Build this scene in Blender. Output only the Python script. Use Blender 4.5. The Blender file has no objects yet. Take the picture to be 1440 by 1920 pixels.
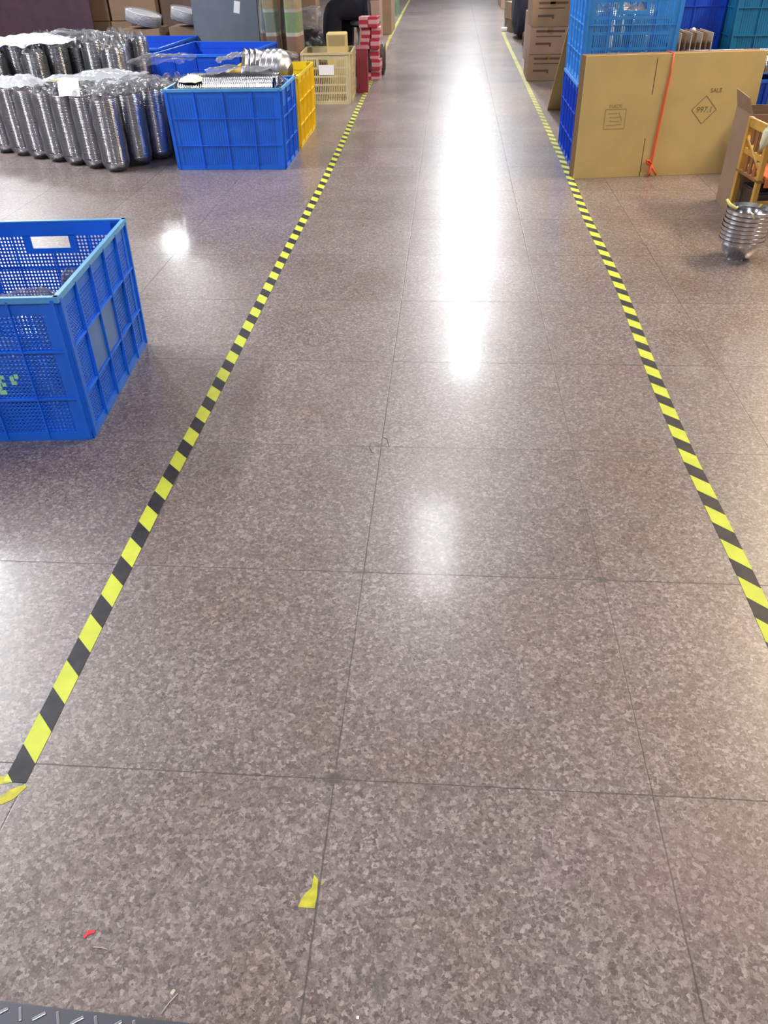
import bpy, bmesh, math, random
from mathutils import Vector, Matrix
random.seed(7)
R = math.radians
S = bpy.context.scene
COL = S.collection

# ------------------------------------------------------------------ camera
cd = bpy.data.cameras.new('camera'); cam = bpy.data.objects.new('camera', cd); COL.objects.link(cam)
cd.sensor_fit = 'VERTICAL'; cd.sensor_height = 24.0; cd.lens = 24.0*1444.5/1920
cr = Vector((0.9972249, 0.0716308, -0.0202853)); cu = Vector((-0.0269857, 0.6017412, 0.7982352)); cw = Vector((-0.0693847, 0.7954726, -0.6020043))
m = Matrix((cr, cu, -cw)).transposed().to_4x4(); m.translation = Vector((0.18423, -0.86367, 1.30222))
cam.matrix_world = m; cd.clip_start = .05; cd.clip_end = 200
S.camera = cam

# ------------------------------------------------------------------ light and exposure
S.view_settings.view_transform = 'Standard'; S.view_settings.look = 'None'
S.view_settings.gamma = 1; S.view_settings.exposure = 0.18
S.cycles.transparent_max_bounces = 24; S.cycles.max_bounces = 8; S.cycles.diffuse_bounces = 4
S.cycles.sample_clamp_indirect = 6; S.cycles.caustics_reflective = False; S.cycles.caustics_refractive = False
W = bpy.data.worlds.new('world'); S.world = W; W.use_nodes = True
W.node_tree.nodes['Background'].inputs[0].default_value = (.75, .82, 1, 1); W.node_tree.nodes['Background'].inputs[1].default_value = .5
CEIL = 4.2
# lamp: x, y, width, length, power, colour
COOL = (.93, .96, 1.0); WARM = (1.0, .80, .55)
LAMPS = [(.15, 5.6, .45, 1.6, 70, COOL, 'over the aisle, nearest the camera'), (.55, 10.6, .30, 1.2, 130, COOL, 'over the aisle, second along it'), (.68, 15.4, .32, 2.6, 350, COOL, 'over the aisle, third along it and long'),
         (.30, 20.6, .14, 1.2, 60, COOL, 'over the aisle, fourth along it and narrow'), (.85, 26.6, .32, 2.4, 150, COOL, 'over the far end of the aisle'),
         (-5.85, 17.2, .35, 3.0, 330, COOL, 'far down the left side, long'), (-4.75, 3.6, .6, 3.0, 470, COOL, 'added as unseen fill over the left side by the foreground crate'), (-6.5, 10.8, .3, 1.2, 260, COOL, 'over the left side beyond the cartons'),  # the one by the foreground crate is unseen fill, added to brighten the mid floor
         (4.35, 4.4, .6, 3.0, 430, WARM, 'added as warm fill over the right side by the cardboard bundle'), (5.9, 9.6, .3, 1.2, 240, WARM, 'with warm light over the right side behind the blue crates'), (6.0, 15.4, .3, 1.2, 150, COOL, 'far down the right side'),  # the one by the bundle is warm fill, added out of view
         (.1, -2.6, .3, 1.2, 130, COOL, 'added as fill behind the camera over the aisle'), (-4.6, -.6, .3, 1.2, 90, COOL, 'added as fill behind the camera on the left'), (4.8, -.8, .3, 1.2, 60, COOL, 'added as fill behind the camera on the right')]  # all added out of view, to brighten faces turned to the camera

# ------------------------------------------------------------------ materials
def mat(name, col=(.5, .5, .5), rough=.5, metal=0, spec=.5, **k):
    mt = bpy.data.materials.new(name); mt.use_nodes = True
    b = mt.node_tree.nodes['Principled BSDF']
    b.inputs['Base Color'].default_value = (*col, 1); b.inputs['Roughness'].default_value = rough
    b.inputs['Metallic'].default_value = metal; b.inputs['Specular IOR Level'].default_value = spec
    for a, v in k.items(): b.inputs[a.replace('_', ' ')].default_value = v
    return mt
class NT:
    def __init__(s, mt): s.t = mt.node_tree; s.b = s.t.nodes['Principled BSDF']
    def n(s, kind, **k):
        nd = s.t.nodes.new(kind)
        for a, v in k.items(): setattr(nd, a, v)
        return nd
    def l(s, a, b): s.t.links.new(a, b)
    def math(s, op, a, b=None, c=None):
        nd = s.n('ShaderNodeMath', operation=op)
        for i, v in enumerate((a, b, c)):
            if v is None: continue
            if isinstance(v, (int, float)): nd.inputs[i].default_value = v
            else: s.l(v, nd.inputs[i])
        return nd.outputs[0]
    def mix(s, f, a, b, mode='MIX'):
        nd = s.n('ShaderNodeMix', data_type='RGBA', blend_type=mode)
        for i, v in ((0, f), (6, a), (7, b)):
            if isinstance(v, (int, float)): nd.inputs[i].default_value = v
            elif isinstance(v, tuple): nd.inputs[i].default_value = (*v, 1)
            else: s.l(v, nd.inputs[i])
        return nd.outputs[2]
    def noise(s, vec, scale, detail=2, rough=.5):
        nd = s.n('ShaderNodeTexNoise'); nd.inputs['Scale'].default_value = scale; nd.inputs['Detail'].default_value = detail; nd.inputs['Roughness'].default_value = rough
        s.l(vec, nd.inputs['Vector']); return nd.outputs['Fac']
    def ramp(s, f, stops):
        nd = s.n('ShaderNodeValToRGB'); e = nd.color_ramp.elements
        while len(e) < len(stops): e.new(.5)
        for q, (p, c) in zip(e, stops): q.position = p; q.color = (*c, 1)
        s.l(f, nd.inputs[0]); return nd.outputs[0]
    def coord(s, which='Object'): return s.n('ShaderNodeTexCoord').outputs[which]
    def bump(s, h, st=.3, dist=.01):
        nd = s.n('ShaderNodeBump'); nd.inputs['Strength'].default_value = st; nd.inputs['Distance'].default_value = dist
        s.l(h, nd.inputs['Height']); s.l(nd.outputs[0], s.b.inputs['Normal'])

def speckled(name, col, var=.12, scale=9, rough=.5, **k):
    mt = mat(name, col, rough, **k); g = NT(mt)
    f = g.noise(g.coord(), scale, 4)
    lo = tuple(c*(1-var) for c in col); hi = tuple(min(1, c*(1+var)) for c in col)
    g.l(g.ramp(f, [(.3, lo), (.7, hi)]), g.b.inputs['Base Color'])
    return mt

def floor_material():
    mt = mat('granite tiles', rough=.3, spec=.75); g = NT(mt)
    P = g.coord()
    sx = g.n('ShaderNodeSeparateXYZ'); g.l(P, sx.inputs[0]); X, Y = sx.outputs[0], sx.outputs[1]
    # crystals
    warp = g.n('ShaderNodeVectorMath', operation='ADD')
    nz = g.n('ShaderNodeTexNoise'); nz.inputs['Scale'].default_value = 130; g.l(P, nz.inputs['Vector'])
    sc = g.n('ShaderNodeVectorMath', operation='SCALE'); g.l(nz.outputs['Color'], sc.inputs[0]); sc.inputs['Scale'].default_value = .016
    g.l(P, warp.inputs[0]); g.l(sc.outputs[0], warp.inputs[1])
    v = g.n('ShaderNodeTexVoronoi'); v.inputs['Scale'].default_value = 150; g.l(warp.outputs[0], v.inputs['Vector'])
    vs = g.n('ShaderNodeSeparateColor'); g.l(v.outputs['Color'], vs.inputs[0])
    base = g.ramp(vs.outputs[0], [(0, (.085, .066, .062)), (.28, (.135, .107, .100)), (.6, (.192, .156, .147)), (.86, (.275, .235, .222)), (1, (.38, .335, .315))])
    v2 = g.n('ShaderNodeTexVoronoi'); v2.inputs['Scale'].default_value = 330; g.l(warp.outputs[0], v2.inputs['Vector'])
    vs2 = g.n('ShaderNodeSeparateColor'); g.l(v2.outputs['Color'], vs2.inputs[0])
    base = g.mix(.30, base, g.ramp(vs2.outputs[1], [(0, (.075, .06, .06)), (.5, (.18, .15, .14)), (1, (.38, .34, .32))]))
    # slab tone and dirt
    fx = g.math('FLOOR', g.math('DIVIDE', X, .6)); fy = g.math('FLOOR', g.math('DIVIDE', Y, .6))
    cb = g.n('ShaderNodeCombineXYZ'); g.l(fx, cb.inputs[0]); g.l(fy, cb.inputs[1])
    wn = g.n('ShaderNodeTexWhiteNoise', noise_dimensions='2D'); g.l(cb.outputs[0], wn.inputs['Vector'])
    base = g.mix(1.0, base, g.ramp(wn.outputs['Value'], [(0, (.90, .88, .87)), (.5, (1, .985, .98)), (1, (1.06, 1.03, 1.05))]), 'MULTIPLY')
    base = g.mix(1.0, base, g.ramp(g.noise(P, 3.2, 5), [(.3, (.90, .84, .79)), (.55, (1, 1, 1)), (.75, (1.07, 1.04, 1.07))]), 'MULTIPLY')
    # joints
    wob = g.math('MULTIPLY', g.math('SUBTRACT', g.noise(P, 22, 3), .5), .004)
    wid = g.math('MULTIPLY_ADD', g.noise(P, 1.3, 2), .0046, .0002)
    def joint(c):
        a = g.math('ADD', g.math('DIVIDE', g.math('ADD', c, wob), .6), .5)
        d = g.math('MULTIPLY', g.math('ABSOLUTE', g.math('SUBTRACT', g.math('FRACT', a), .5)), .6)
        nd = g.n('ShaderNodeMapRange'); g.l(d, nd.inputs[0]); g.l(wid, nd.inputs[2]); nd.inputs[1].default_value = 0
        nd.inputs[3].default_value = 1; nd.inputs[4].default_value = 0; nd.clamp = True
        return nd.outputs[0]
    j = g.math('MAXIMUM', joint(X), joint(Y))
    # chipped corners, worn spots
    def blob(x, y, r, sx_=1., sy_=1.):
        a = g.math('MULTIPLY', g.math('SUBTRACT', X, x), 1/sx_); b = g.math('MULTIPLY', g.math('SUBTRACT', Y, y), 1/sy_)
        d = g.math('SQRT', g.math('ADD', g.math('POWER', a, 2), g.math('POWER', b, 2)))
        d = g.math('ADD', d, g.math('MULTIPLY', wob, 3.5))
        nd = g.n('ShaderNodeMapRange'); g.l(d, nd.inputs[0]); nd.inputs[1].default_value = r*.45; nd.inputs[2].default_value = r
        nd.inputs[3].default_value = 1; nd.inputs[4].default_value = 0; return nd.outputs[0]
    chip = g.math('MAXIMUM', blob(0, 0, .023, 1.1, .8), blob(0, .6, .012, 1.6, .8))
    chip = g.math('MAXIMUM', chip, blob(-.004, 1.205, .020, 1, .8)); chip = g.math('MAXIMUM', chip, blob(.6, .6, .014))
    chip = g.math('MAXIMUM', chip, blob(.885, 1.8, .009, 6, .9)); chip = g.math('MAXIMUM', chip, blob(.53, -.226, .005))
    chip = g.math('MAXIMUM', chip, blob(-.035, -.247, .007)); chip = g.math('MULTIPLY', chip, .95)
    stain = g.math('MULTIPLY', g.math('MAXIMUM', blob(.116, -.362, .020, .8, 1.3), blob(.088, -.349, .012, 1.2, .6)), .42)
    col = g.mix(g.math('MULTIPLY', j, .86), base, (.032, .027, .026))
    col = g.mix(chip, col, (.09, .075, .072)); col = g.mix(stain, col, (.085, .095, .105))
    col = g.mix(g.math('MULTIPLY', blob(.65, -.15, .16, 1.4, 1), .14), col, (.28, .19, .22))
    g.l(col, g.b.inputs['Base Color'])
    rg = g.math('MULTIPLY_ADD', g.noise(P, 2.2, 4), .12, .26)
    rg = g.math('ADD', rg, g.math('MULTIPLY', vs.outputs[1], .05))
    g.l(g.math('MAXIMUM', rg, g.math('MULTIPLY', j, .8)), g.b.inputs['Roughness'])
    g.b.inputs['Coat Weight'].default_value = .20; g.b.inputs['Coat Roughness'].default_value = .115; g.b.inputs['Coat IOR'].default_value = 1.45
    h = g.math('ADD', g.math('MULTIPLY', j, -1.0), g.math('MULTIPLY', vs2.outputs[0], .05))
    g.bump(h, .22, .001)
    return mt

def tape_material(name, xc, off, wear_from):
    mt = mat(name, rough=.5, spec=.3); g = NT(mt)
    P = g.coord(); sx = g.n('ShaderNodeSeparateXYZ'); g.l(P, sx.inputs[0])
    u = g.math('ADD', sx.outputs[1], g.math('SUBTRACT', sx.outputs[0], xc))
    ph = g.math('FRACT', g.math('DIVIDE', g.math('SUBTRACT', u, off), .1463))
    isb = g.math('GREATER_THAN', ph, .523)
    yel = g.ramp(g.noise(P, 18, 3), [(.3, (.47, .53, .04)), (.7, (.57, .62, .06))])
    blk = g.ramp(g.noise(P, 25, 3), [(.3, (.012, .012, .018)), (.75, (.035, .032, .035))])
    c = g.mix(isb, yel, blk)
    # dust and wear further up the aisle
    wr = g.n('ShaderNodeMapRange'); g.l(sx.outputs[1], wr.inputs[0]); wr.inputs[1].default_value = wear_from; wr.inputs[2].default_value = wear_from+3.5
    wr.inputs[3].default_value = .0; wr.inputs[4].default_value = .9
    c = g.mix(wr.outputs[0], c, g.ramp(g.noise(P, 4, 3), [(.3, (.30, .27, .09)), (.7, (.42, .40, .09))]))
    g.l(c, g.b.inputs['Base Color'])
    return mt

def film_material(name, tint, opac, rough=.12):
    mt = bpy.data.materials.new(name); mt.use_nodes = True; t = mt.node_tree; t.nodes.clear()
    o = t.nodes.new('ShaderNodeOutputMaterial'); mx = t.nodes.new('ShaderNodeMixShader')
    tr = t.nodes.new('ShaderNodeBsdfTransparent'); b = t.nodes.new('ShaderNodeBsdfPrincipled')
    b.inputs['Base Color'].default_value = (*tint, 1); b.inputs['Roughness'].default_value = rough; b.inputs['Specular IOR Level'].default_value = .9
    fr = t.nodes.new('ShaderNodeFresnel'); fr.inputs[0].default_value = 1.5
    ma = t.nodes.new('ShaderNodeMath'); ma.operation = 'MULTIPLY_ADD'; ma.inputs[1].default_value = .6; ma.inputs[2].default_value = opac
    t.links.new(fr.outputs[0], ma.inputs[0]); t.links.new(ma.outputs[0], mx.inputs[0])
    t.links.new(tr.outputs[0], mx.inputs[1]); t.links.new(b.outputs[0], mx.inputs[2]); t.links.new(mx.outputs[0], o.inputs[0])
    return mt

def banded(name, bands, axis=2, rough=.4):
    """colour bands along one object axis: [(upper bound, colour), ...]"""
    mt = mat(name, rough=rough); g = NT(mt); P = g.coord(); sx = g.n('ShaderNodeSeparateXYZ'); g.l(P, sx.inputs[0])
    c = bands[-1][1]
    for lim, cc in reversed(bands[:-1]):
        c = g.mix(g.math('LESS_THAN', sx.outputs[axis], lim), c, cc)
    f = g.noise(P, 14, 4)
    c = g.mix(1.0, c, g.ramp(f, [(.3, (.82, .82, .82)), (.7, (1.12, 1.1, 1.08))]), 'MULTIPLY')
    g.l(c, g.b.inputs['Base Color']); return mt

M = {}
M['floor'] = floor_material()
M['wall'] = speckled('painted plaster', (.42, .42, .43), .08, 2, .8)
M['wall_far'] = speckled('dark far wall', (.14, .14, .15), .1, 2, .8)
M['ceil'] = speckled('ceiling paint', (.50, .51, .54), .06, 1, .9)
def plastic(name, col, rough=.38):
    return speckled(name, col, .10, 7, rough)
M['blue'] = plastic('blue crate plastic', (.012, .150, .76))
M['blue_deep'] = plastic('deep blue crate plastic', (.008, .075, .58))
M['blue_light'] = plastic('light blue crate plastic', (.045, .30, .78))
M['blue_rim'] = plastic('scuffed blue rim', (.09, .34, .70))
M['teal'] = plastic('teal crate plastic', (.01, .17, .36))
M['yellow'] = plastic('yellow crate plastic', (.80, .56, .010))
M['beige'] = plastic('beige crate plastic', (.52, .44, .26))
M['steel'] = mat('stainless steel', (.60, .60, .63), .15, 1)
M['steel_in'] = mat('brushed steel', (.55, .55, .58), .35, 1)
M['film'] = film_material('clear plastic film', (.50, .51, .55), .05, .12)
M['film_thick'] = film_material('milky plastic film', (.42, .43, .47), .26, .22)
M['film_white'] = film_material('white plastic sheet', (.62, .63, .66), .80, .4)
M['paper'] = mat('white paper', (.78, .77, .76), .8)
M['cream'] = mat('pale yellow paper', (.78, .80, .55), .8)
M['tag_yellow'] = mat('yellow tag', (.75, .72, .22), .6)
M['card'] = speckled('kraft cardboard', (.56, .42, .17), .07, 5, .75)
M['card_edge'] = speckled('cardboard edge', (.27, .155, .07), .12, 60, .85)
M['card_brown'] = speckled('brown cardboard', (.27, .175, .11), .10, 5, .8)
M['card_pink'] = speckled('pinkish carton', (.32, .20, .15), .10, 5, .8)
M['card_dark'] = speckled('dark carton', (.13, .085, .06), .15, 5, .8)
M['ink'] = mat('brown print', (.20, .145, .05), .8)
M['ink_faint'] = mat('faint print', (.36, .26, .105), .8)
M['ink_dark'] = mat('dark brown print', (.10, .055, .04), .8)
M['slit'] = mat('dark slot', (.03, .02, .01), .9)
M['red_strap'] = mat('red plastic twine', (.78, .10, .035), .45)
M['maroon'] = speckled('maroon board', (.055, .022, .036), .2, 8, .6)
M['slate'] = speckled('slate grey board', (.125, .145, .175), .10, 8, .55)
M['navy'] = speckled('dark navy cloth', (.008, .010, .022), .3, 12, .9)
M['navy2'] = speckled('navy jacket cloth', (.012, .015, .035), .3, 12, .9)
M['skin'] = mat('skin', (.45, .27, .19), .55)
M['hair'] = mat('black hair', (.012, .010, .010), .5)
M['black'] = mat('black plastic', (.010, .010, .014), .35)
M['burgundy'] = speckled('burgundy box', (.20, .018, .035), .12, 10, .5)
M['red_pack'] = mat('red printed pack', (.48, .03, .07), .35)
M['pink_pack'] = mat('pale pink pack', (.62, .36, .38), .35)
M['bamboo'] = speckled('varnished yellow wood', (.50, .27, .050), .18, 9, .35)
M['wood_brown'] = speckled('brown wood', (.22, .10, .03), .2, 9, .45)
M['orange'] = mat('orange cloth', (.55, .14, .045), .7)
M['cloth'] = mat('pale cloth strip', (.66, .64, .42), .8)
M['darkbrown'] = speckled('dark brown tray', (.045, .028, .018), .3, 12, .5)
M['grey_metal'] = mat('grey painted metal', (.36, .37, .40), .35, .4)
M['green'] = speckled('green wrap', (.17, .25, .15), .25, 10, .4)
M['paint_yellow'] = speckled('worn yellow paint', (.46, .43, .03), .25, 60, .6)
M['red_bit'] = mat('red plastic scrap', (.62, .03, .05), .4)
M['straw'] = mat('pale straw', (.50, .46, .38), .7)
M['hair_dark'] = mat('dark thread', (.03, .025, .02), .7)
M['plate'] = mat('dark tread plate', (.13, .13, .15), .42, .8)
M['plate_hi'] = mat('worn tread bar', (.50, .50, .53), .3, 1)
M['lamp_body'] = mat('white lamp housing', (.75, .75, .75), .5)
M['mark'] = mat('pale green painted mark', (.35, .70, .45), .6)
M['greyplate'] = plastic('dull label panel', (.07, .17, .48))
M['packs'] = banded('green and tan printed carton', [(.30, (.42, .36, .24)), (.34, (.50, .50, .42)), (.53, (.26, .15, .08)), (.56, (.56, .56, .48)), (.72, (.21, .28, .20)), (.745, (.50, .50, .42)), (.95, (.46, .36, .18)), (9, (.22, .28, .22))])
M['packs_green'] = banded('bright green printed carton', [(.34, (.42, .36, .24)), (.53, (.30, .16, .085)), (.56, (.60, .60, .52)), (.72, (.24, .36, .16)), (.745, (.50, .50, .42)), (.95, (.46, .38, .20)), (9, (.22, .28, .22))])
M['pack_side'] = banded('grey printed carton', [(.34, (.3, .3, .26)), (.53, (.27, .15, .09)), (.56, (.45, .45, .40)), (.74, (.30, .34, .35)), (9, (.36, .33, .22))])

# ------------------------------------------------------------------ mesh helpers
class MB:
    def __init__(s): s.bm = bmesh.new()
    def quadbox(s, c):
        v = [s.bm.verts.new(p) for p in c]   # c: 8 corners, bottom 4 ccw then top 4 ccw
        for f in ((3, 2, 1, 0), (4, 5, 6, 7), (0, 1, 5, 4), (1, 2, 6, 5), (2, 3, 7, 6), (3, 0, 4, 7)):
            s.bm.faces.new([v[i] for i in f])
        return s
    def box(s, x0, x1, y0, y1, z0, z1, mx=None):
        c = [Vector(p) for p in ((x0, y0, z0), (x1, y0, z0), (x1, y1, z0), (x0, y1, z0), (x0, y0, z1), (x1, y0, z1), (x1, y1, z1), (x0, y1, z1))]
        if mx: c = [mx @ p for p in c]
        return s.quadbox(c)
    def lathe(s, prof, n=32, mx=None):
        rings = []
        for r, z in prof:
            if r < 1e-6: q = [Vector((0, 0, z))]
            else: q = [Vector((r*math.cos(2*math.pi*k/n), r*math.sin(2*math.pi*k/n), z)) for k in range(n)]
            if mx: q = [mx @ p for p in q]
            rings.append([s.bm.verts.new(p) for p in q])
        for a, b in zip(rings, rings[1:]):
            for k in range(n):
                k2 = (k+1) % n
                if len(a) == 1 and len(b) == 1: break
                if len(a) == 1: s.bm.faces.new((a[0], b[k2], b[k]))
                elif len(b) == 1: s.bm.faces.new((a[k], a[k2], b[0]))
                else: s.bm.faces.new((a[k], a[k2], b[k2], b[k]))
        return s
    def tube(s, pts, r, n=8):
        pts = [Vector(p) for p in pts]; rings = []
        for i, p in enumerate(pts):
            d = (pts[min(i+1, len(pts)-1)]-pts[max(i-1, 0)]).normalized()
            a = d.cross(Vector((0, 0, 1)))
            if a.length < .01: a = d.cross(Vector((1, 0, 0)))
            a.normalize(); b = d.cross(a); rr = r[i] if isinstance(r, (list, tuple)) else r
            rings.append([s.bm.verts.new(p+(a*math.cos(2*math.pi*k/n)+b*math.sin(2*math.pi*k/n))*rr) for k in range(n)])
        for a, b in zip(rings, rings[1:]):
            for k in range(n): s.bm.faces.new((a[k], a[(k+1) % n], b[(k+1) % n], b[k]))
        s.bm.faces.new(rings[0][::-1]); s.bm.faces.new(rings[-1]); return s
    def grid(s, f, nu, nv):
        g = [[s.bm.verts.new(f(i/nu, j/nv)) for j in range(nv+1)] for i in range(nu+1)]
        for i in range(nu):
            for j in range(nv): s.bm.faces.new((g[i][j], g[i+1][j], g[i+1][j+1], g[i][j+1]))
        return s
    def poly(s, pts, z0, z1):
        a = [s.bm.verts.new((x, y, z0)) for x, y in pts]; b = [s.bm.verts.new((x, y, z1)) for x, y in pts]
        s.bm.faces.new(a[::-1]); s.bm.faces.new(b)
        for k in range(len(a)): k2 = (k+1) % len(a); s.bm.faces.new((a[k], a[k2], b[k2], b[k]))
        return s
    def build(s, name, m, parent=None, smooth=False, bevel=0):
        bmesh.ops.recalc_face_normals(s.bm, faces=s.bm.faces)
        me = bpy.data.meshes.new(name); s.bm.to_mesh(me); s.bm.free()
        o = bpy.data.objects.new(name, me); COL.objects.link(o)
        me.materials.append(M[m] if isinstance(m, str) else m)
        if smooth:
            for p in me.polygons: p.use_smooth = True
        if bevel:
            b = o.modifiers.new('bevel', 'BEVEL'); b.width = bevel; b.segments = 2; b.limit_method = 'ANGLE'
        if parent: o.parent = parent
        return o
def tag(o, label, cat, group=None, kind=None):
    o['label'] = label; o['category'] = cat
    if group: o['group'] = group
    if kind: o['kind'] = kind
    return o
def empty(name, loc, rz, label, cat, group=None):
    o = bpy.data.objects.new(name, None); COL.objects.link(o); o.location = loc; o.rotation_euler = (0, 0, rz); o.empty_display_size = .1
    return tag(o, label, cat, group)
def copy_tree(o, parent=None):
    c = o.copy(); COL.objects.link(c); c.parent = parent
    for ch in list(o.children): copy_tree(ch, c)
    return c

# ------------------------------------------------------------------ setting
fl = MB().box(-12, 11, -4, 34, -.1, 0).build('floor', 'floor'); fl['kind'] = 'structure'
for nm, b in (('wall_left', (-12.2, -12, -4.2, 34.2, 0, CEIL)), ('wall_right', (11, 11.2, -4.2, 34.2, 0, CEIL)), ('wall_back', (-12, 11, 34, 34.2, 0, CEIL)), ('wall_front', (-12, 11, -4.2, -4, 0, CEIL))):
    MB().box(*b).build(nm, 'wall_far' if nm == 'wall_back' else 'wall')['kind'] = 'structure'
MB().box(-12.2, 11.2, -4.2, 34.2, CEIL, CEIL+.15).build('ceiling', 'ceil')['kind'] = 'structure'
for i, (x, y, w, l, pw, c, lab) in enumerate(LAMPS):
    t = empty('ceiling_lamp', (x, y, CEIL-.16), 0, 'white ceiling lamp ' + lab, 'lamp', 'ceiling lamps over the workshop')
    MB().box(-w/2-.03, w/2+.03, -l/2-.03, l/2+.03, .012, .07).build('housing', 'lamp_body', t, bevel=.008)
    MB().box(-.01, .01, -l/2+.1, -l/2+.12, .07, .16).build('hanger', 'grey_metal', t); MB().box(-.01, .01, l/2-.12, l/2-.1, .07, .16).build('hanger', 'grey_metal', t)
    ld = bpy.data.lights.new('lamp_light', 'AREA'); ld.shape = 'RECTANGLE'; ld.size = w; ld.size_y = l; ld.energy = pw; ld.color = c
    lo = bpy.data.objects.new('lamp_light', ld); COL.objects.link(lo); lo.parent = t

# ------------------------------------------------------------------ floor tapes and marks
def tape(name, pts, xc, off, label, wear):
    w = .0225
    # smooth the polyline
    P = [Vector((a, b, 0)) for a, b in pts]; ys = []
    def at(y):
        for a, b in zip(P, P[1:]):
            if a.y <= y <= b.y: t = (y-a.y)/(b.y-a.y); return a.x+(b.x-a.x)*t
        return P[-1].x if y > P[-1].y else P[0].x
    def xs(y):
        k = .06+.02*y; return sum(at(min(max(y+q*k, P[0].y), P[-1].y)) for q in (-2, -1, 0, 1, 2))/5
    n = 160; mb = MB(); y0, y1 = P[0].y, P[-1].y; prev = None
    for i in range(n+1):
        y = y0+(y1-y0)*(i/n)**1.6; x = xs(y)
        row = [mb.bm.verts.new((x-w, y, .0004)), mb.bm.verts.new((x+w, y, .0004)), mb.bm.verts.new((x+w, y, .0011)), mb.bm.verts.new((x-w, y, .0011))]
        if prev:
            for k in range(4): mb.bm.faces.new((prev[k], prev[(k+1) % 4], row[(k+1) % 4], row[k]))
        prev = row
    o = mb.build(name, tape_material(name, xc, off, wear)); tag(o, label, 'floor tape'); return o
LT = [(-.619, -.043), (-.6185, .10), (-.619, .2), (-.622, .35), (-.622, .5), (-.624, .75), (-.626, .95), (-.624, 1.15), (-.621, 1.33), (-.622, 1.65), (-.623, 1.95), (-.623, 2.3), (-.625, 2.75), (-.624, 3.2), (-.618, 3.85), (-.618, 4.5), (-.628, 5.5), (-.645, 6.6), (-.658, 8.2), (-.69, 10.0), (-.74, 12.9), (-.78, 17.5), (-.80, 22)]
RT = [(.955, .30), (.955, .47), (.957, .63), (.953, .83), (.948, 1.03), (.944, 1.2), (.946, 1.4), (.951, 1.78), (.963, 2.1), (.978, 2.57), (.976, 3.1), (.970, 3.6), (.976, 4.15), (.986, 4.83), (.989, 5.5), (.987, 6.25), (.988, 7.6), (.992, 9.4), (.99, 12), (1.0, 13.4)]
tape('floor_tape', LT, -.617, .0205, 'yellow and black striped floor tape left of the aisle, running past the foreground crate', 6.3)
tape('floor_tape', RT, .948, .979, 'yellow and black striped floor tape right of the aisle, running past the cardboard bundle', 4.6)

def patch(name, pts, m, label, cat, z=.0008):
    return tag(MB().poly(pts, .0002, z).build(name, m), label, cat)
patch('paint_remnant', [(-.70, -.028), (-.655, -.031), (-.638, -.032), (-.628, -.045), (-.645, -.049), (-.66, -.043), (-.70, -.043)], 'paint_yellow', 'torn scrap of yellow marking beside the lower end of the left tape', 'floor mark')
patch('paint_remnant', [(-.598, -.047), (-.59, -.05), (-.604, -.078), (-.622, -.091), (-.66, -.088), (-.70, -.092), (-.70, -.080), (-.655, -.079), (-.632, -.074), (-.618, -.058)], 'paint_yellow', 'curved strip of worn yellow paint just below the left tape end', 'floor mark')
patch('paint_remnant', [(-.031, -.246), (-.003, -.246), (-.002, -.225), (-.004, -.197), (-.012, -.190), (-.013, -.212), (-.022, -.222), (-.028, -.234)], 'paint_yellow', 'small patch of yellow paint on a slab joint near the bottom of the aisle', 'floor mark')
patch('paint_remnant', [(.002, -.207), (.005, -.206), (.006, -.202), (.003, -.200)], 'paint_yellow', 'tiny yellow paint dot just right of the yellow paint patch', 'floor mark')
patch('plastic_scrap', [(-.374, -.316), (-.370, -.305), (-.357, -.304), (-.358, -.309), (-.366, -.311), (-.371, -.318)], 'red_bit', 'tiny red plastic scrap on the floor near the lower left corner', 'scrap', .002)
def thread(pts, m, label, r=.0008): return tag(MB().tube([(x, y, r+.0003) for x, y in pts], r, 6).build('loose_thread', m, smooth=True), label, 'thread')
thread([(-.352, -.330), (-.338, -.330), (-.327, -.332)], 'straw', 'short pale straw lying just right of the red scrap')
thread([(-.195, -.388), (-.205, -.402), (-.213, -.418)], 'straw', 'longer pale straw lying near the bottom left of the floor')
thread([(-.035, 1.215), (-.036, 1.19), (-.026, 1.165), (-.018, 1.16)], 'hair_dark', 'dark hair curled left of the chipped slab corner', .0007)
thread([(.0, 1.255), (.016, 1.245), (.022, 1.215), (.026, 1.2)], 'hair_dark', 'dark hair curled right of the chipped slab corner', .0007)

patch('white_fleck', [(-.208, -.388), (-.203, -.391), (-.200, -.384), (-.204, -.382)], 'straw', 'tiny pale fleck on the floor at the head of the longer straw', 'scrap')
patch('white_fleck', [(.083, -.405), (.087, -.405), (.087, -.401), (.083, -.401)], 'paper', 'tiny white fleck at the bottom of the floor below the grey stain', 'scrap')
# tread plate at the lower left
t = empty('tread_plate', (-.5, -.416, 0), R(-2), 'dark metal tread plate with raised bars at the lower left corner', 'floor plate')
MB().box(-.35, .36, -.45, 0, .0002, .004).build('plate', 'plate', t, bevel=.001)
mb = MB(); q = 0
for i in range(-10, 11):
    for j in range(0, 14):
        a = R(35) if (i+j) % 2 else R(-62); x = i*.03+.015; y = -.014-j*.031
        mx = Matrix.Translation((x, y, .004)) @ Matrix.Rotation(a, 4, 'Z')
        mb.poly([(0, 0)], 0, 0) if False else mb.box(-.010, .010, -.0022, .0022, 0, .0016, mx)
raised = mb.build('raised_bars', 'plate_hi', t, bevel=.0008)

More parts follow.
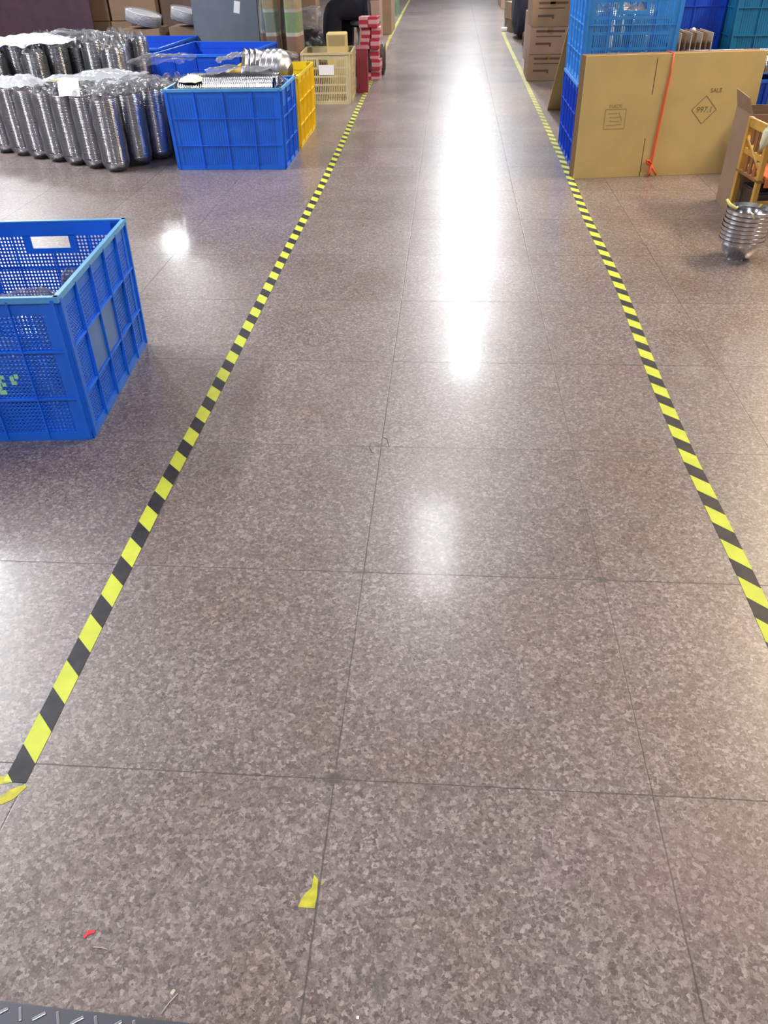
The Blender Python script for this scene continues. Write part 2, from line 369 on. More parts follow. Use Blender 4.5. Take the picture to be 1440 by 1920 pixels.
# ------------------------------------------------------------------ crates
def crate(loc, rz, w, d, h, style, cols, label, group=None, taper=.012, pitch=.0125, hole=None, ribs=(4, 5), nh=3, plates=()):
    """open crate; w along local x, d along local y, origin at the centre of the base"""
    body, rimm, panel = cols
    t = empty('plastic_crate', loc, rz, label, 'crate', group)
    walls = []
    for k, (L, D) in enumerate(((w, d), (d, w), (w, d), (d, w))):   # front(-y), right(+x), back(+y), left(-x)
        ang = [0, R(90), R(180), R(270)][k]
        rot = Matrix.Rotation(ang, 3, 'Z')
        def W(s, z, off, L=L, D=D, rot=rot):
            g = taper*z/h
            return rot @ Vector((s*(1+2*g/L), -(D/2+g+off), z))
        walls.append((W, L))
    def wb(mb, W, s0, s1, z0, z1, o0, o1):
        mb.quadbox([W(s0, z0, o1), W(s1, z0, o1), W(s1, z0, o0), W(s0, z0, o0), W(s0, z1, o1), W(s1, z1, o1), W(s1, z1, o0), W(s0, z1, o0)])
    zb, zt = .025, h-.055
    post = .045
    frame = MB(); rim = MB()
    for k, (W_, L) in enumerate(walls):
        a = L/2
        hw, hz0, hz1 = .068, h-.098, h-.062
        if hole is None or k in hole: hh = True
        else: hh = False
        # band under the rim
        wb(frame, W_, -a, a, zt if not hh else h-.055, h-.004, -.004, .002)
        if hh:
            wb(frame, W_, -hw-.022, -hw, hz0-.02, h-.05, -.004, .003); wb(frame, W_, hw, hw+.022, hz0-.02, h-.05, -.004, .003)
            wb(frame, W_, -hw, hw, hz0-.02, hz0, -.004, .003)
        for s_ in (-1, 1):   # corner posts
            s0, s1 = sorted((s_*(a), s_*(a-post))); wb(frame, W_, s0, s1, 0, h-.004, -.004, .004)
            s0, s1 = sorted((s_*(a-.004), s_*(a-.014))); wb(frame, W_, s0, s1, .01, h-.01, .004, .012)
        wb(frame, W_, -a, a, 0, zb+.005, -.004, .006)
        n = ribs[k % 2]
        for i in range(1, n):
            x = -a+L*i/n
            top = h-.012 if not (hh and abs(x) < hw+.01) else hz0-.02
            wb(frame, W_, x-.0022, x+.0022, .01, top, 0, .012)
        for i in range(1, nh):
            z = h*i/nh-.01; wb(frame, W_, -a+.01, a-.01, z-.003, z+.003, -.001, .010)
        # rim lip
        wb(rim, W_, -a-.009, a+.009, h-.006, h, -.004, .010)
        wb(rim, W_, -a-.009, a+.009, h-.018, h-.006, .007, .010)
        pan = MB()
        x0, x1 = -a+post, a-post
        if style == 'solid':
            top = zt if not hh else hz0-.02
            wb(pan, W_, x0, x1, zb, top, -.002, .001)
            if hh: wb(pan, W_, x0, -hw-.02, top, zt, -.002, .001); wb(pan, W_, hw+.02, x1, top, zt, -.002, .001)
            i = 0; x = x0+.008
            while x < x1:
                wb(pan, W_, x-.0012, x+.0012, zb, top, .001, .003); x += .016
        elif style == 'slots':
            x = x0
            while x < x1:
                top = zt if not (hh and abs(x) < hw+.02) else hz0-.02
                wb(pan, W_, x-.0035, x+.0035, zb, top, -.003, .002); x += pitch
            for i in range(1, 5):
                z = zb+(zt-zb)*i/5; wb(pan, W_, x0, x1, z-.008, z+.008, -.003, .003)
        else:
            bw = pitch*.22
            x = x0+pitch/2
            while x < x1:
                top = zt if not (hh and abs(x) < hw+.02) else hz0-.02
                wb(pan, W_, x-bw, x+bw, zb, top, -.0015, .0012); x += pitch
            z = zb+pitch/2
            while z < zt:
                if hh and z > hz0-.02: wb(pan, W_, x0, -hw-.02, z-bw, z+bw, -.0015, .0012); wb(pan, W_, hw+.02, x1, z-bw, z+bw, -.0015, .0012)
                else: wb(pan, W_, x0, x1, z-bw, z+bw, -.0015, .0012)
                z += pitch
        pan.build('side_panel', M[panel], t)
    frame.build('frame', M[body], t); rim.build('rim', M[rimm], t)
    MB().box(-w/2+.002, w/2-.002, -d/2+.002, d/2-.002, .008, .016).build('base', M[body], t)
    for (k, s0, s1, z0, z1) in plates:
        mb = MB(); wb(mb, walls[k][0], s0, s1, z0, z1, -.001, .004); mb.build('label_panel', M['greyplate'], t)
    return t, walls, wb

# foreground crate: right-front foot (-.942,1.212), right-back foot (-1.0,1.93)
def place(rf, rz, w, d):   # centre of a crate from its right-front foot
    return (rf[0]-w/2*math.cos(rz)-d/2*math.sin(rz), rf[1]-w/2*math.sin(rz)+d/2*math.cos(rz), 0)
rz = R(4.7); cw_, cd_ = .54, .72
fc = place((-.942, 1.212), rz, cw_, cd_)
fcr, walls, wb = crate(fc, rz, cw_, cd_, .485, 'mesh', ('blue', 'blue_rim', 'blue'), 'large blue mesh crate with a handle slot in the left foreground', pitch=.0125, hole=(0, 2), plates=((1, -.211, -.077, .157, .310), (1, -.067, .067, .157, .310)))
mb = MB()
for (x, z, a, b) in ((.03, .22, .012, .009), (.045, .23, .008, .006), (.028, .20, .008, .012), (.075, .225, .006, .007), (.09, .232, .006, .007), (.078, .21, .008, .006), (.046, .205, .006, .006), (.035, .178, .011, .007)):
    wb(mb, walls[0][0], x-a, x+a, z-b, z+b, .001, .004)
mb.build('painted_mark', 'mark', fcr)['label'] = 'pale green painted mark'

# ------------------------------------------------------------------ nested bowls in sleeves
def rib_profile(r, n, pitch, z0, rim=.005):
    prof = []; rim = max(rim, pitch*.55)
    for k in range(n):
        z = z0+k*pitch; e = pitch/2
        prof += [(r-rim, z)]+[(r-rim+rim*math.sin(q), z+e-e*.92*math.cos(q)) for q in (.35, .9, 1.57, 2.24, 2.79)]
    return prof
def nested(r, h, pitch, foot=.07, seg=28):
    n = int((h-foot)/pitch)
    prof = [(0, .0), (r*.42, .0), (r*.45, .006), (r*.62, .014), (r*.82, .032), (r*.93, .052), (r-.005, foot)]
    prof += rib_profile(r, n, pitch, foot)
    top = foot+n*pitch
    prof += [(r-.004, top-.002), (r*.85, top-.03), (r*.5, top-.055), (0, top-.06)]
    return MB().lathe(prof, seg), top
def sleeve(r, h, seed, seg=28, gather=True):
    rnd = random.Random(seed); ph = [rnd.uniform(0, 6.3) for _ in range(8)]
    def f(u, v):
        z = h*1.06*v; a = 2*math.pi*u
        rr = r*1.03+.0025*math.sin(9*a+ph[0]+9*v)+.002*math.sin(17*a+ph[1]-14*v)
        if z > h*.96: q = (z-h*.96)/(h*.10); rr = rr*(1-.55*q)+.014*q*math.sin(7*a+ph[2])+.01*q*math.sin(13*a+ph[3])
        if v < .12: rr *= (.55+.45*(v/.12)**.5)
        zz = max(z + (.02*math.sin(5*a+ph[4]) if z > h*.96 else 0), .003)
        return Vector((rr*math.cos(a), rr*math.sin(a), zz))
    return MB().grid(f, 40, 26)
def wrapped_stack(r, h, pitch, seed):
    t = empty('wrapped_bowl_stack', (0, 0, 0), 0, '', 'bowl stack')
    mb, top = nested(r, h, pitch); mb.build('nested_bowls', 'steel', t, smooth=True)
    sleeve(r, top, seed).build('plastic_sleeve', 'film', t, smooth=True)
    return t
protos = {}
e1 = Vector((-.180, .100, 0)); e2 = Vector((.102, .182, 0)); A0 = Vector((-2.115, 4.745, 0))
ordn = ['rightmost', 'second from the right', 'third from the right', 'fourth from the right', 'fifth from the right', 'sixth from the right', 'seventh from the right']
rows = ['front row', 'second row', 'third row', 'fourth row']
rnd = random.Random(3)
for j in range(0, 9):
    for i in range(0, 9):
        if j > 4 and i == 8: continue
        if j == 0 and i > 6: continue
        p = A0+e1*i+e2*j
        if p.y < 5.42 and p.x > -1.80: continue
        if p.x > -1.60: continue
        if p.y > 6.62 and p.x > -3.2: continue
        tier2 = p.y > 5.60
        if tier2 and p.x > -2.42: continue
        if tier2 and (i, j) in ((4, 3), (5, 2), (3, 4), (5, 3)): continue
        hv = .455 if not tier2 else (.63 if (i+j) % 3 else .66)
        v = (hv, rnd.randrange(2))
        if v not in protos:
            o = wrapped_stack(.089, hv, .0095, 11+len(protos)); protos[v] = o
        else: o = copy_tree(protos[v])
        o.location = (p.x+rnd.uniform(-.004, .004), p.y+rnd.uniform(-.004, .004), 0)
        o.rotation_euler = (0, 0, rnd.uniform(0, 6.3))
        if j < 3 and i < 7:
            o['label'] = 'plastic-wrapped stack of steel bowls in the %s, %s' % (rows[j], ordn[i])
            o['group'] = 'wrapped bowl stacks on the left'
        elif tier2 and (p-e2).y <= 5.60:
            o['label'] = 'tall wrapped bowl stack at the front of the raised back tier, %s' % (ordn+['eighth from the right', 'ninth from the right'])[i]; o['group'] = 'wrapped bowl stacks at the back'
        else:
            o['label'] = 'plastic-wrapped stack of steel bowls packed in the back of the cluster beyond its third row'
            o['group'] = 'wrapped bowl stacks at the back'

# crumpled films draped over the stacks
def crumple(name, cx, cy, sx, sy, z, amp, seed, m, label, rz=0, sag=.03, cat='plastic film', n=46):
    rnd = random.Random(seed); K = [(rnd.uniform(-1, 1)*s, rnd.uniform(-1, 1)*s, rnd.uniform(0, 6.3), a) for s, a in ((9, 1), (16, .8), (26, .6), (40, .45), (60, .3), (85, .2)) for _ in range(2)]
    ed = [rnd.uniform(0, 6.3) for _ in range(4)]
    def f(u, v):
        x = (u-.5)*sx*(1+.10*math.sin(7*v+ed[0])); y = (v-.5)*sy*(1+.12*math.sin(6*u+ed[1]))
        q = sum(a*abs(math.sin(kx*x+ky*y+p)) for kx, ky, p, a in K)/4.5
        e = max(abs(u-.5), abs(v-.5))*2
        return Vector((x, y, amp*q-sag*e**3))
    o = MB().grid(f, n, n).build(name, m, smooth=True); o.location = (cx, cy, z); o.rotation_euler = (0, 0, rz)
    if label: tag(o, label, cat)
    return o
crumple('plastic_sheet', -3.16, 5.90, .78, .42, .665, .05, 1, 'film_white', 'white plastic sheet draped over the bowl stacks at the far left', R(20), .05)
crumple('plastic_film', -2.97, 5.28, .50, .28, .47, .05, 2, 'film_thick', 'milky plastic film slumped over the front stacks at the far left', R(-28), .05)
crumple('plastic_film', -2.05, 5.05, .55, .45, .47, .06, 3, 'film', 'clear crumpled film on the front stacks beside the full blue crate', R(30), .04)
crumple('plastic_film', -2.40, 5.42, .7, .35, .475, .05, 4, 'film', 'clear crumpled film over the middle of the bowl cluster', R(10), .04)
crumple('plastic_film', -2.80, 6.15, .6, .45, .655, .06, 5, 'film', 'milky crumpled film over the back of the bowl cluster', R(5), .04)
crumple('plastic_film', -1.95, 5.62, .4, .4, .55, .06, 6, 'film', 'clear crumpled film behind the full blue crate', 0, .04)
# packing note and its yellow tag
t = empty('paper_note', (-2.40, 4.90, .545), R(20), 'white paper note lying on the front bowl stacks', 'paper')
MB().grid(lambda u, v: Vector(((u-.5)*.135, (v-.5)*.16-.02, -.10*v*0-.09*(1-v)+.004*math.sin(5*u))), 8, 8).build('sheet', 'paper', t, smooth=True)
MB().box(-.11, -.055, .035, .065, -.012, -.006).build('tag', 'tag_yellow', t)['label'] = 'yellow tag'

# ------------------------------------------------------------------ blue crate full of bowls, yellow crate behind
c2, w2, _ = crate(place((-.925, 4.752), 0, .75, .50), 0, .75, .50, .50, 'solid', ('blue', 'blue_rim', 'blue'), 'blue crate filled with a long row of nested bowls, standing left of the aisle', hole=(1, 3), ribs=(4, 3), nh=3)
c3, w3, _ = crate(place((-.925, 5.40), 0, .54, .75), 0, .54, .75, .48, 'solid', ('yellow', 'yellow', 'yellow'), 'bright yellow crate standing behind the full blue crate', hole=(0, 2), ribs=(3, 4), nh=3)
def lying(loc, rz, r, L, pitch, name, label, sleeve_seed=None, tilt=0, foot=.05):
    t = empty(name, loc, rz, label, 'bowl stack')
    mb, top = nested(r, L, pitch, foot); mx = Matrix.Rotation(R(90)-tilt, 4, 'Y')
    bmesh.ops.transform(mb.bm, matrix=mx, verts=mb.bm.verts); mb.build('nested_bowls', 'steel', t, smooth=True)
    if sleeve_seed is not None:
        sm = sleeve(r, top, sleeve_seed); bmesh.ops.transform(sm.bm, matrix=mx, verts=sm.bm.verts); sm.build('plastic_sleeve', 'film', t, smooth=True)
    return t
lying((-1.66, 4.865, .462), 0, .088, .70, .0145, 'bowl_row', 'long row of nested bowls lying along the front edge of the full blue crate')
lying((-1.66, 5.045, .462), 0, .088, .70, .0145, 'bowl_row', 'film-covered row of nested bowls lying behind the front row in the blue crate', 21)
lying((-1.66, 5.17, .41), 0, .075, .70, .0145, 'bowl_row', 'narrow row of nested bowls at the back of the full blue crate')
lying((-1.655, 4.945, .27), 0, .09, .68, .0115, 'bowl_row', 'lower row of nested bowls buried in the full blue crate', None)
crumple('plastic_film', -1.25, 5.08, .42, .22, .535, .05, 9, 'film_thick', 'milky crumpled film lying over the bowls in the full blue crate', 0, .02)
crumple('plastic_film', -1.30, 5.16, .22, .16, .57, .09, 10, 'film_thick', 'peak of crumpled film sticking up at the back of the full blue crate', R(30), .03)
t = crumple('paper_scrap', -1.52, 4.84, .15, .12, .545, .018, 12, 'cream', 'pale yellow paper scrap on the front row of bowls', R(-20), .03, 'paper', 16)
# big single bowls lying on their sides in the yellow crate
def bowl_mesh(r, dpt, rb, th=.0015):
    prof = [(0, .004), (rb*.8, .004), (rb, .0), (rb+.002, .004), (rb+(r-rb)*.45, dpt*.22), (rb+(r-rb)*.85, dpt*.55), (r-.006, dpt*.78), (r-.004, dpt-.002), (r, dpt), (r-.002, dpt-.004), (r-.0065, dpt*.78), (rb+(r-rb)*.83, dpt*.56), (rb+(r-rb)*.43, dpt*.24), (rb*.7, .008), (0, .008)]
    return MB().lathe(prof, 40)
big = None
for k, (x, y, z, lab) in enumerate(((-.985, 5.555, .485, 'rightmost'), (-1.03, 5.555, .485, 'second from the right'), (-1.075, 5.555, .485, 'third from the right'), (-1.20, 5.76, .475, 'fourth from the right, at the back'), (-1.24, 5.76, .475, 'fifth from the right, at the back'), (-1.28, 5.76, .475, 'leftmost, at the back'))):
    if big is None: big = bowl_mesh(.130, .105, .055).build('steel_bowl', 'steel_in', smooth=True); o = big
    else: o = big.copy(); COL.objects.link(o)
    o.location = (x, y, z); o.rotation_euler = (0, R(-78), R(-12 if k < 3 else 18))
    tag(o, 'large steel bowl in the yellow crate, ' + lab, 'bowl', 'large bowls in the yellow crate')
# filler stacks that carry them
lying((-1.42, 5.60, .32), 0, .115, .44, .03, 'bowl_row', 'row of large steel bowls lying low at the front of the yellow crate', None)
lying((-1.42, 5.86, .32), 0, .115, .44, .03, 'bowl_row', 'row of large steel bowls lying low at the back of the yellow crate', None)
lying((-1.42, 5.73, .14), 0, .115, .44, .03, 'bowl_row', 'bottom row of large steel bowls in the yellow crate', None)
crumple('plastic_film', -1.12, 5.78, .30, .25, .545, .05, 14, 'film', 'clear film bunched between the large bowls of the yellow crate', 0, .02)

# contents of the foreground crate
for k, (x, y, s_) in enumerate(((-1.10, 1.52, 31), (-1.085, 1.74, 32), (-1.32, 1.50, 33))):
    o = wrapped_stack(.082, .33 if k < 2 else .16, .0095, s_)
    o.location = (x, y, .018); o['label'] = 'plastic-wrapped bowls inside the foreground blue crate, ' + ['nearest its right side', 'in its back right corner', 'low in its middle'][k]
crumple('plastic_film', -1.16, 1.40, .26, .22, .34, .06, 41, 'film', 'clear film bunched over the bowls inside the foreground crate', 0, .05)
crumple('plastic_bag', -1.30, 1.345, .36, .16, .22, .06, 42, 'film_thick', 'crumpled plastic bag inside the front of the foreground crate', 0, .16, 'bag')

# ------------------------------------------------------------------ large blue crates further back, left
crate(place((-1.58, 6.50), R(-8), .78, .92), R(-8), .78, .92, .50, 'solid', ('blue_deep', 'blue', 'blue_deep'), 'empty-looking blue crate behind the full blue crate, in front of the grey board', hole=(1, 3), ribs=(4, 3))
crate(place((-2.42, 6.95), R(-4), .80, 1.0), R(-4), .80, 1.0, .51, 'solid', ('blue_deep', 'blue', 'blue_deep'), 'open blue crate behind the bowl cluster, left of the one before the grey board', hole=(1, 3), ribs=(4, 3))
crate(place((-3.86, 7.32), R(0), .78, .60), R(0), .78, .60, .50, 'solid', ('blue_deep', 'blue', 'blue_deep'), 'blue crate at the far left edge in front of the maroon board', hole=(1, 3), ribs=(4, 3))
# white-rimmed lids on the bowl stacks beyond the cluster
def stacked_lids(loc, rx, n, label, group):
    t = empty('wrapped_plate_stack', loc, 0, label, 'plate stack', group); t.rotation_euler = (R(rx), R(14), 0)
    prof = [(0, 0)]+[q for k in range(n) for q in ((.16, k*.011), (.175, k*.011+.004), (.16, k*.011+.008))]+[(0, n*.011)]
    MB().lathe(prof, 32).build('plates', 'lamp_body', t)
    MB().lathe([(0, -.004), (.18, -.004), (.183, n*.011+.006), (.12, n*.011+.016), (0, n*.011+.012)], 32).build('plastic_wrap', 'film', t, smooth=True)
    return t
for x, y, h in ((-2.95, 8.25, .56), (-2.50, 8.42, .56)):
    nb = MB().box(-.20, .20, -.17, .17, 0, h).build('carton', 'card_brown'); nb.location = (x, y, 0)
    tag(nb, 'brown carton under the wrapped plates, ' + ('left of its twin' if x < -2.7 else 'beside the grey board'), 'carton')
stacked_lids((-2.95, 8.22, .60), 0, 9, 'wrapped stack of pale plates at left, in front of the stickered cartons', 'wrapped plates behind the blue crates')
stacked_lids((-2.52, 8.36, .60), 0, 9, 'wrapped stack of pale plates just left of the grey board', 'wrapped plates behind the blue crates')

# boards
def board(name, loc, rz, w, th, h, m, label, lean=0, cat='board', edge=None):
    t = MB().box(-w/2, w/2, -th/2, th/2, 0, h).build(name, m, bevel=.002); t.location = loc; t.rotation_euler = (lean, 0, rz)
    return tag(t, label, cat)
board('maroon_board', (-4.42, 8.75, 0.0), 0, 1.45, .03, 1.25, 'maroon', 'dark maroon board standing behind the blue crate at the top left', R(-3))
board('grey_board', (-2.03, 7.95, 0.0), R(-3), .66, .03, 1.15, 'slate', 'slate grey board standing behind the blue crate at the top left', R(-3))
MB().box(-.03, .03, -.019, -.016, .70, .80, Matrix.Rotation(R(10), 4, 'Y')).build('paper_slip', 'paper', bpy.data.objects['grey_board'])['label'] = 'small white slip'

# ------------------------------------------------------------------ cartons
def carton(loc, rz, w, d, h, m, label, group=None, tapem='card_edge', prints=None, sticker=None, cat='carton', name='carton'):
    t = empty(name, loc, rz, label, cat, group)
    MB().box(-w/2, w/2, -d/2, d/2, 0, h-.003).build('body', m, t, bevel=.004)
    MB().box(-w/2, -.0015, -d/2, d/2, h-.003, h).box(.0015, w/2, -d/2, d/2, h-.003, h).build('flap', m, t)
    MB().box(-.025, .025, -d/2-.001, d/2+.001, h, h+.0008).box(-.025, .025, -d/2-.0012, -d/2, h-.06, h).build('tape', tapem, t)
    if prints:
        mb = MB()
        for (x0, x1, z0, z1) in prints: mb.box(x0, x1, -d/2-.0012, -d/2, z0, z1)
        mb.build('print', 'ink_dark', t)
    if sticker:
        x0, x1, z0, z1 = sticker; MB().box(x0, x1, -d/2-.002, -d/2, z0, z1).build('sticker', 'paper', t)['label'] = 'white sticker'
    return t
for (x, w, z, st, lab) in ((-3.88, .50, 0, None, 'bottom carton at the left of the back stack'), (-3.88, .50, .56, (.02, .07, .20, .27), 'upper carton with a white sticker, right beside the maroon board'),
                        (-3.36, .52, 0, None, 'bottom carton in the middle of the back stack'), (-3.34, .52, .56, (-.02, .04, .20, .28), 'upper carton with a white sticker, in the middle of the back stack')):
    carton((x, 9.35, z), 0, w, .5, .555, 'card_brown', 'brown cardboard ' + lab, 'cartons behind the maroon board', sticker=st, tapem='card_dark')
carton((-2.78, 9.45, 0), 0, .56, .5, 1.10, 'card_dark', 'dark brown tall carton between the stickered cartons and the grey board')

# green and tan printed packs standing behind the yellow crate
for k, (x, w, y, mm, lz) in enumerate(((-1.62, .085, 7.95, 'pack_side', 'leftmost, beside the grey board'), (-1.51, .115, 7.66, 'packs', 'second from the left'), (-1.405, .075, 7.92, 'pack_side', 'third from the left'), (-1.285, .125, 7.60, 'packs_green', 'rightmost and brightest green'))):
    t = empty('printed_carton', (x, y, 0), R(2-3*k), 'tall plastic-wrapped green and tan printed carton, ' + lz, 'carton', 'green printed cartons behind the yellow crate')
    bend = (-.02, .015, -.01, .0)[k]
    def f(u, v, w=w, bend=bend):
        a = 2*math.pi*u; c, s_ = math.cos(a), math.sin(a); e = .35
        px = w/2*(abs(c)**e)*(1 if c > 0 else -1); py = .11*(abs(s_)**e)*(1 if s_ > 0 else -1); z = 1.2*v
        return Vector((px+bend*math.sin(3*z+1), py, z))
    MB().grid(f, 32, 30).build('body', mm, t, smooth=True)
    def f2(u, v): p = f(u, v*.985); k_ = 1.05+.025*math.sin(19*v+8*u); return Vector((p.x*k_, p.y*k_, p.z+.008))
    MB().grid(f2, 32, 40).build('plastic_wrap', 'film', t, smooth=True)
# black bag with clear-wrapped bundle on it, beyond the beige crate
def lump(name, loc, sx, sy, sz, m, seed, label, cat, amp=.12):
    rnd = random.Random(seed); K = [(Vector((rnd.uniform(-1, 1), rnd.uniform(-1, 1), rnd.uniform(-1, 1)))*s, rnd.uniform(0, 6), a) for s, a in ((4, 1), (8, .6), (14, .35), (22, .2)) for _ in range(2)]
    def f(u, v):
        a = 2*math.pi*u; b = math.pi*(v-.5); p = Vector((math.cos(a)*math.cos(b), math.sin(a)*math.cos(b), math.sin(b)))
        e = Vector([abs(q)**.6*(1 if q > 0 else -1) for q in p]); k = 1+amp*sum(aa*math.sin(kk.dot(p)+ph) for kk, ph, aa in K)/2
        return Vector((e.x*sx*k, e.y*sy*k, max(sz+e.z*sz*k, 0)))
    o = MB().grid(f, 40, 24).build(name, m, smooth=True); o.location = loc
    return tag(o, label, cat)
lump('black_bag', (-1.27, 8.05, 0), .20, .16, .255, 'black', 5, 'black plastic bag on the floor behind the beige crate', 'bag')
lump('wrapped_bundle', (-1.28, 8.12, .515), .17, .12, .10, 'film_thick', 6, 'clear plastic-wrapped bundle resting on the black bag', 'bundle', .25)
carton((-1.40, 8.55, 0), 0, .42, .3, 1.0, 'card_brown', 'brown carton standing behind the black bag and wrapped bundle')

# beige crate
rzb = R(2)
bc, wbw, wbf = crate(place((-.735, 7.25), rzb, .43, .46), rzb, .43, .46, .425, 'slots', ('beige', 'beige', 'beige'), 'beige slotted plastic crate with a white label, left of the aisle', hole=(0, 2), pitch=.0165, ribs=(1, 1), nh=1)
mb = MB(); wbf(mb, wbw[0][0], -.07, .065, .245, .325, .004, .006); mb.build('label', 'paper', bc)['label'] = 'blank white label'
t = empty('tan_box', (-.88, 7.55, .018), R(3), 'tan cardboard box with film on top, standing in the beige crate', 'carton')
MB().box(-.095, .095, -.09, .09, 0, .535).build('body', 'card', t, bevel=.012)
MB().grid(lambda u, v: Vector(((u-.5)*.17, -.094-.004*abs(math.sin(22*u+9*v)), .44+.09*v)), 20, 8).build('film', 'film', t, smooth=True)

# burgundy box and red packs by the tape
t = empty('burgundy_box', (-.695, 8.02, 0), R(4), 'plain burgundy box standing right of the beige crate', 'box')
MB().box(-.055, .055, -.15, .15, 0, .37).build('body', 'burgundy', t, bevel=.004)
MB().box(-.057, .057, -.152, .152, .37, .385).build('lid', 'burgundy', t, bevel=.004)
def pack(x, y, z, w, d, h, top, body, label, grp):
    t = empty('printed_pack', (x, y, z), R(random.uniform(-6, 6)), label, 'package', grp)
    MB().box(-w/2, w/2, -d/2, d/2, 0, h).build('body', body, t, bevel=.004)
    MB().box(-w/2-.001, w/2+.001, -d/2-.001, d/2+.001, h*.30, h*.72).build('printed_band', top, t, bevel=.003)
    return t
lv = ['on the floor', 'second from the floor', 'third from the floor', 'fourth from the floor', 'fifth from the floor', 'topmost']
for k in range(6):
    for s_ in range(2):
        a, b = (('red_pack', 'pink_pack') if (k+s_) % 2 else ('pink_pack', 'red_pack'))
        if k in (1, 2) and s_ == 0: a, b = 'darkbrown', 'maroon'
        pack(-.72+s_*.10+.012*math.sin(k*2.1), 8.78+.02*math.cos(k*3), k*.098, .095, .16, .0975, a, b, 'red and pink printed pack in the %s column by the tape, %s' % (('left', 'right')[s_], lv[k]), 'red and pink packs by the left tape')
lump('dark_bag', (-.585, 9.12, 0), .05, .10, .15, 'darkbrown', 8, 'small dark bag behind the red and pink packs, by the left tape', 'bag')

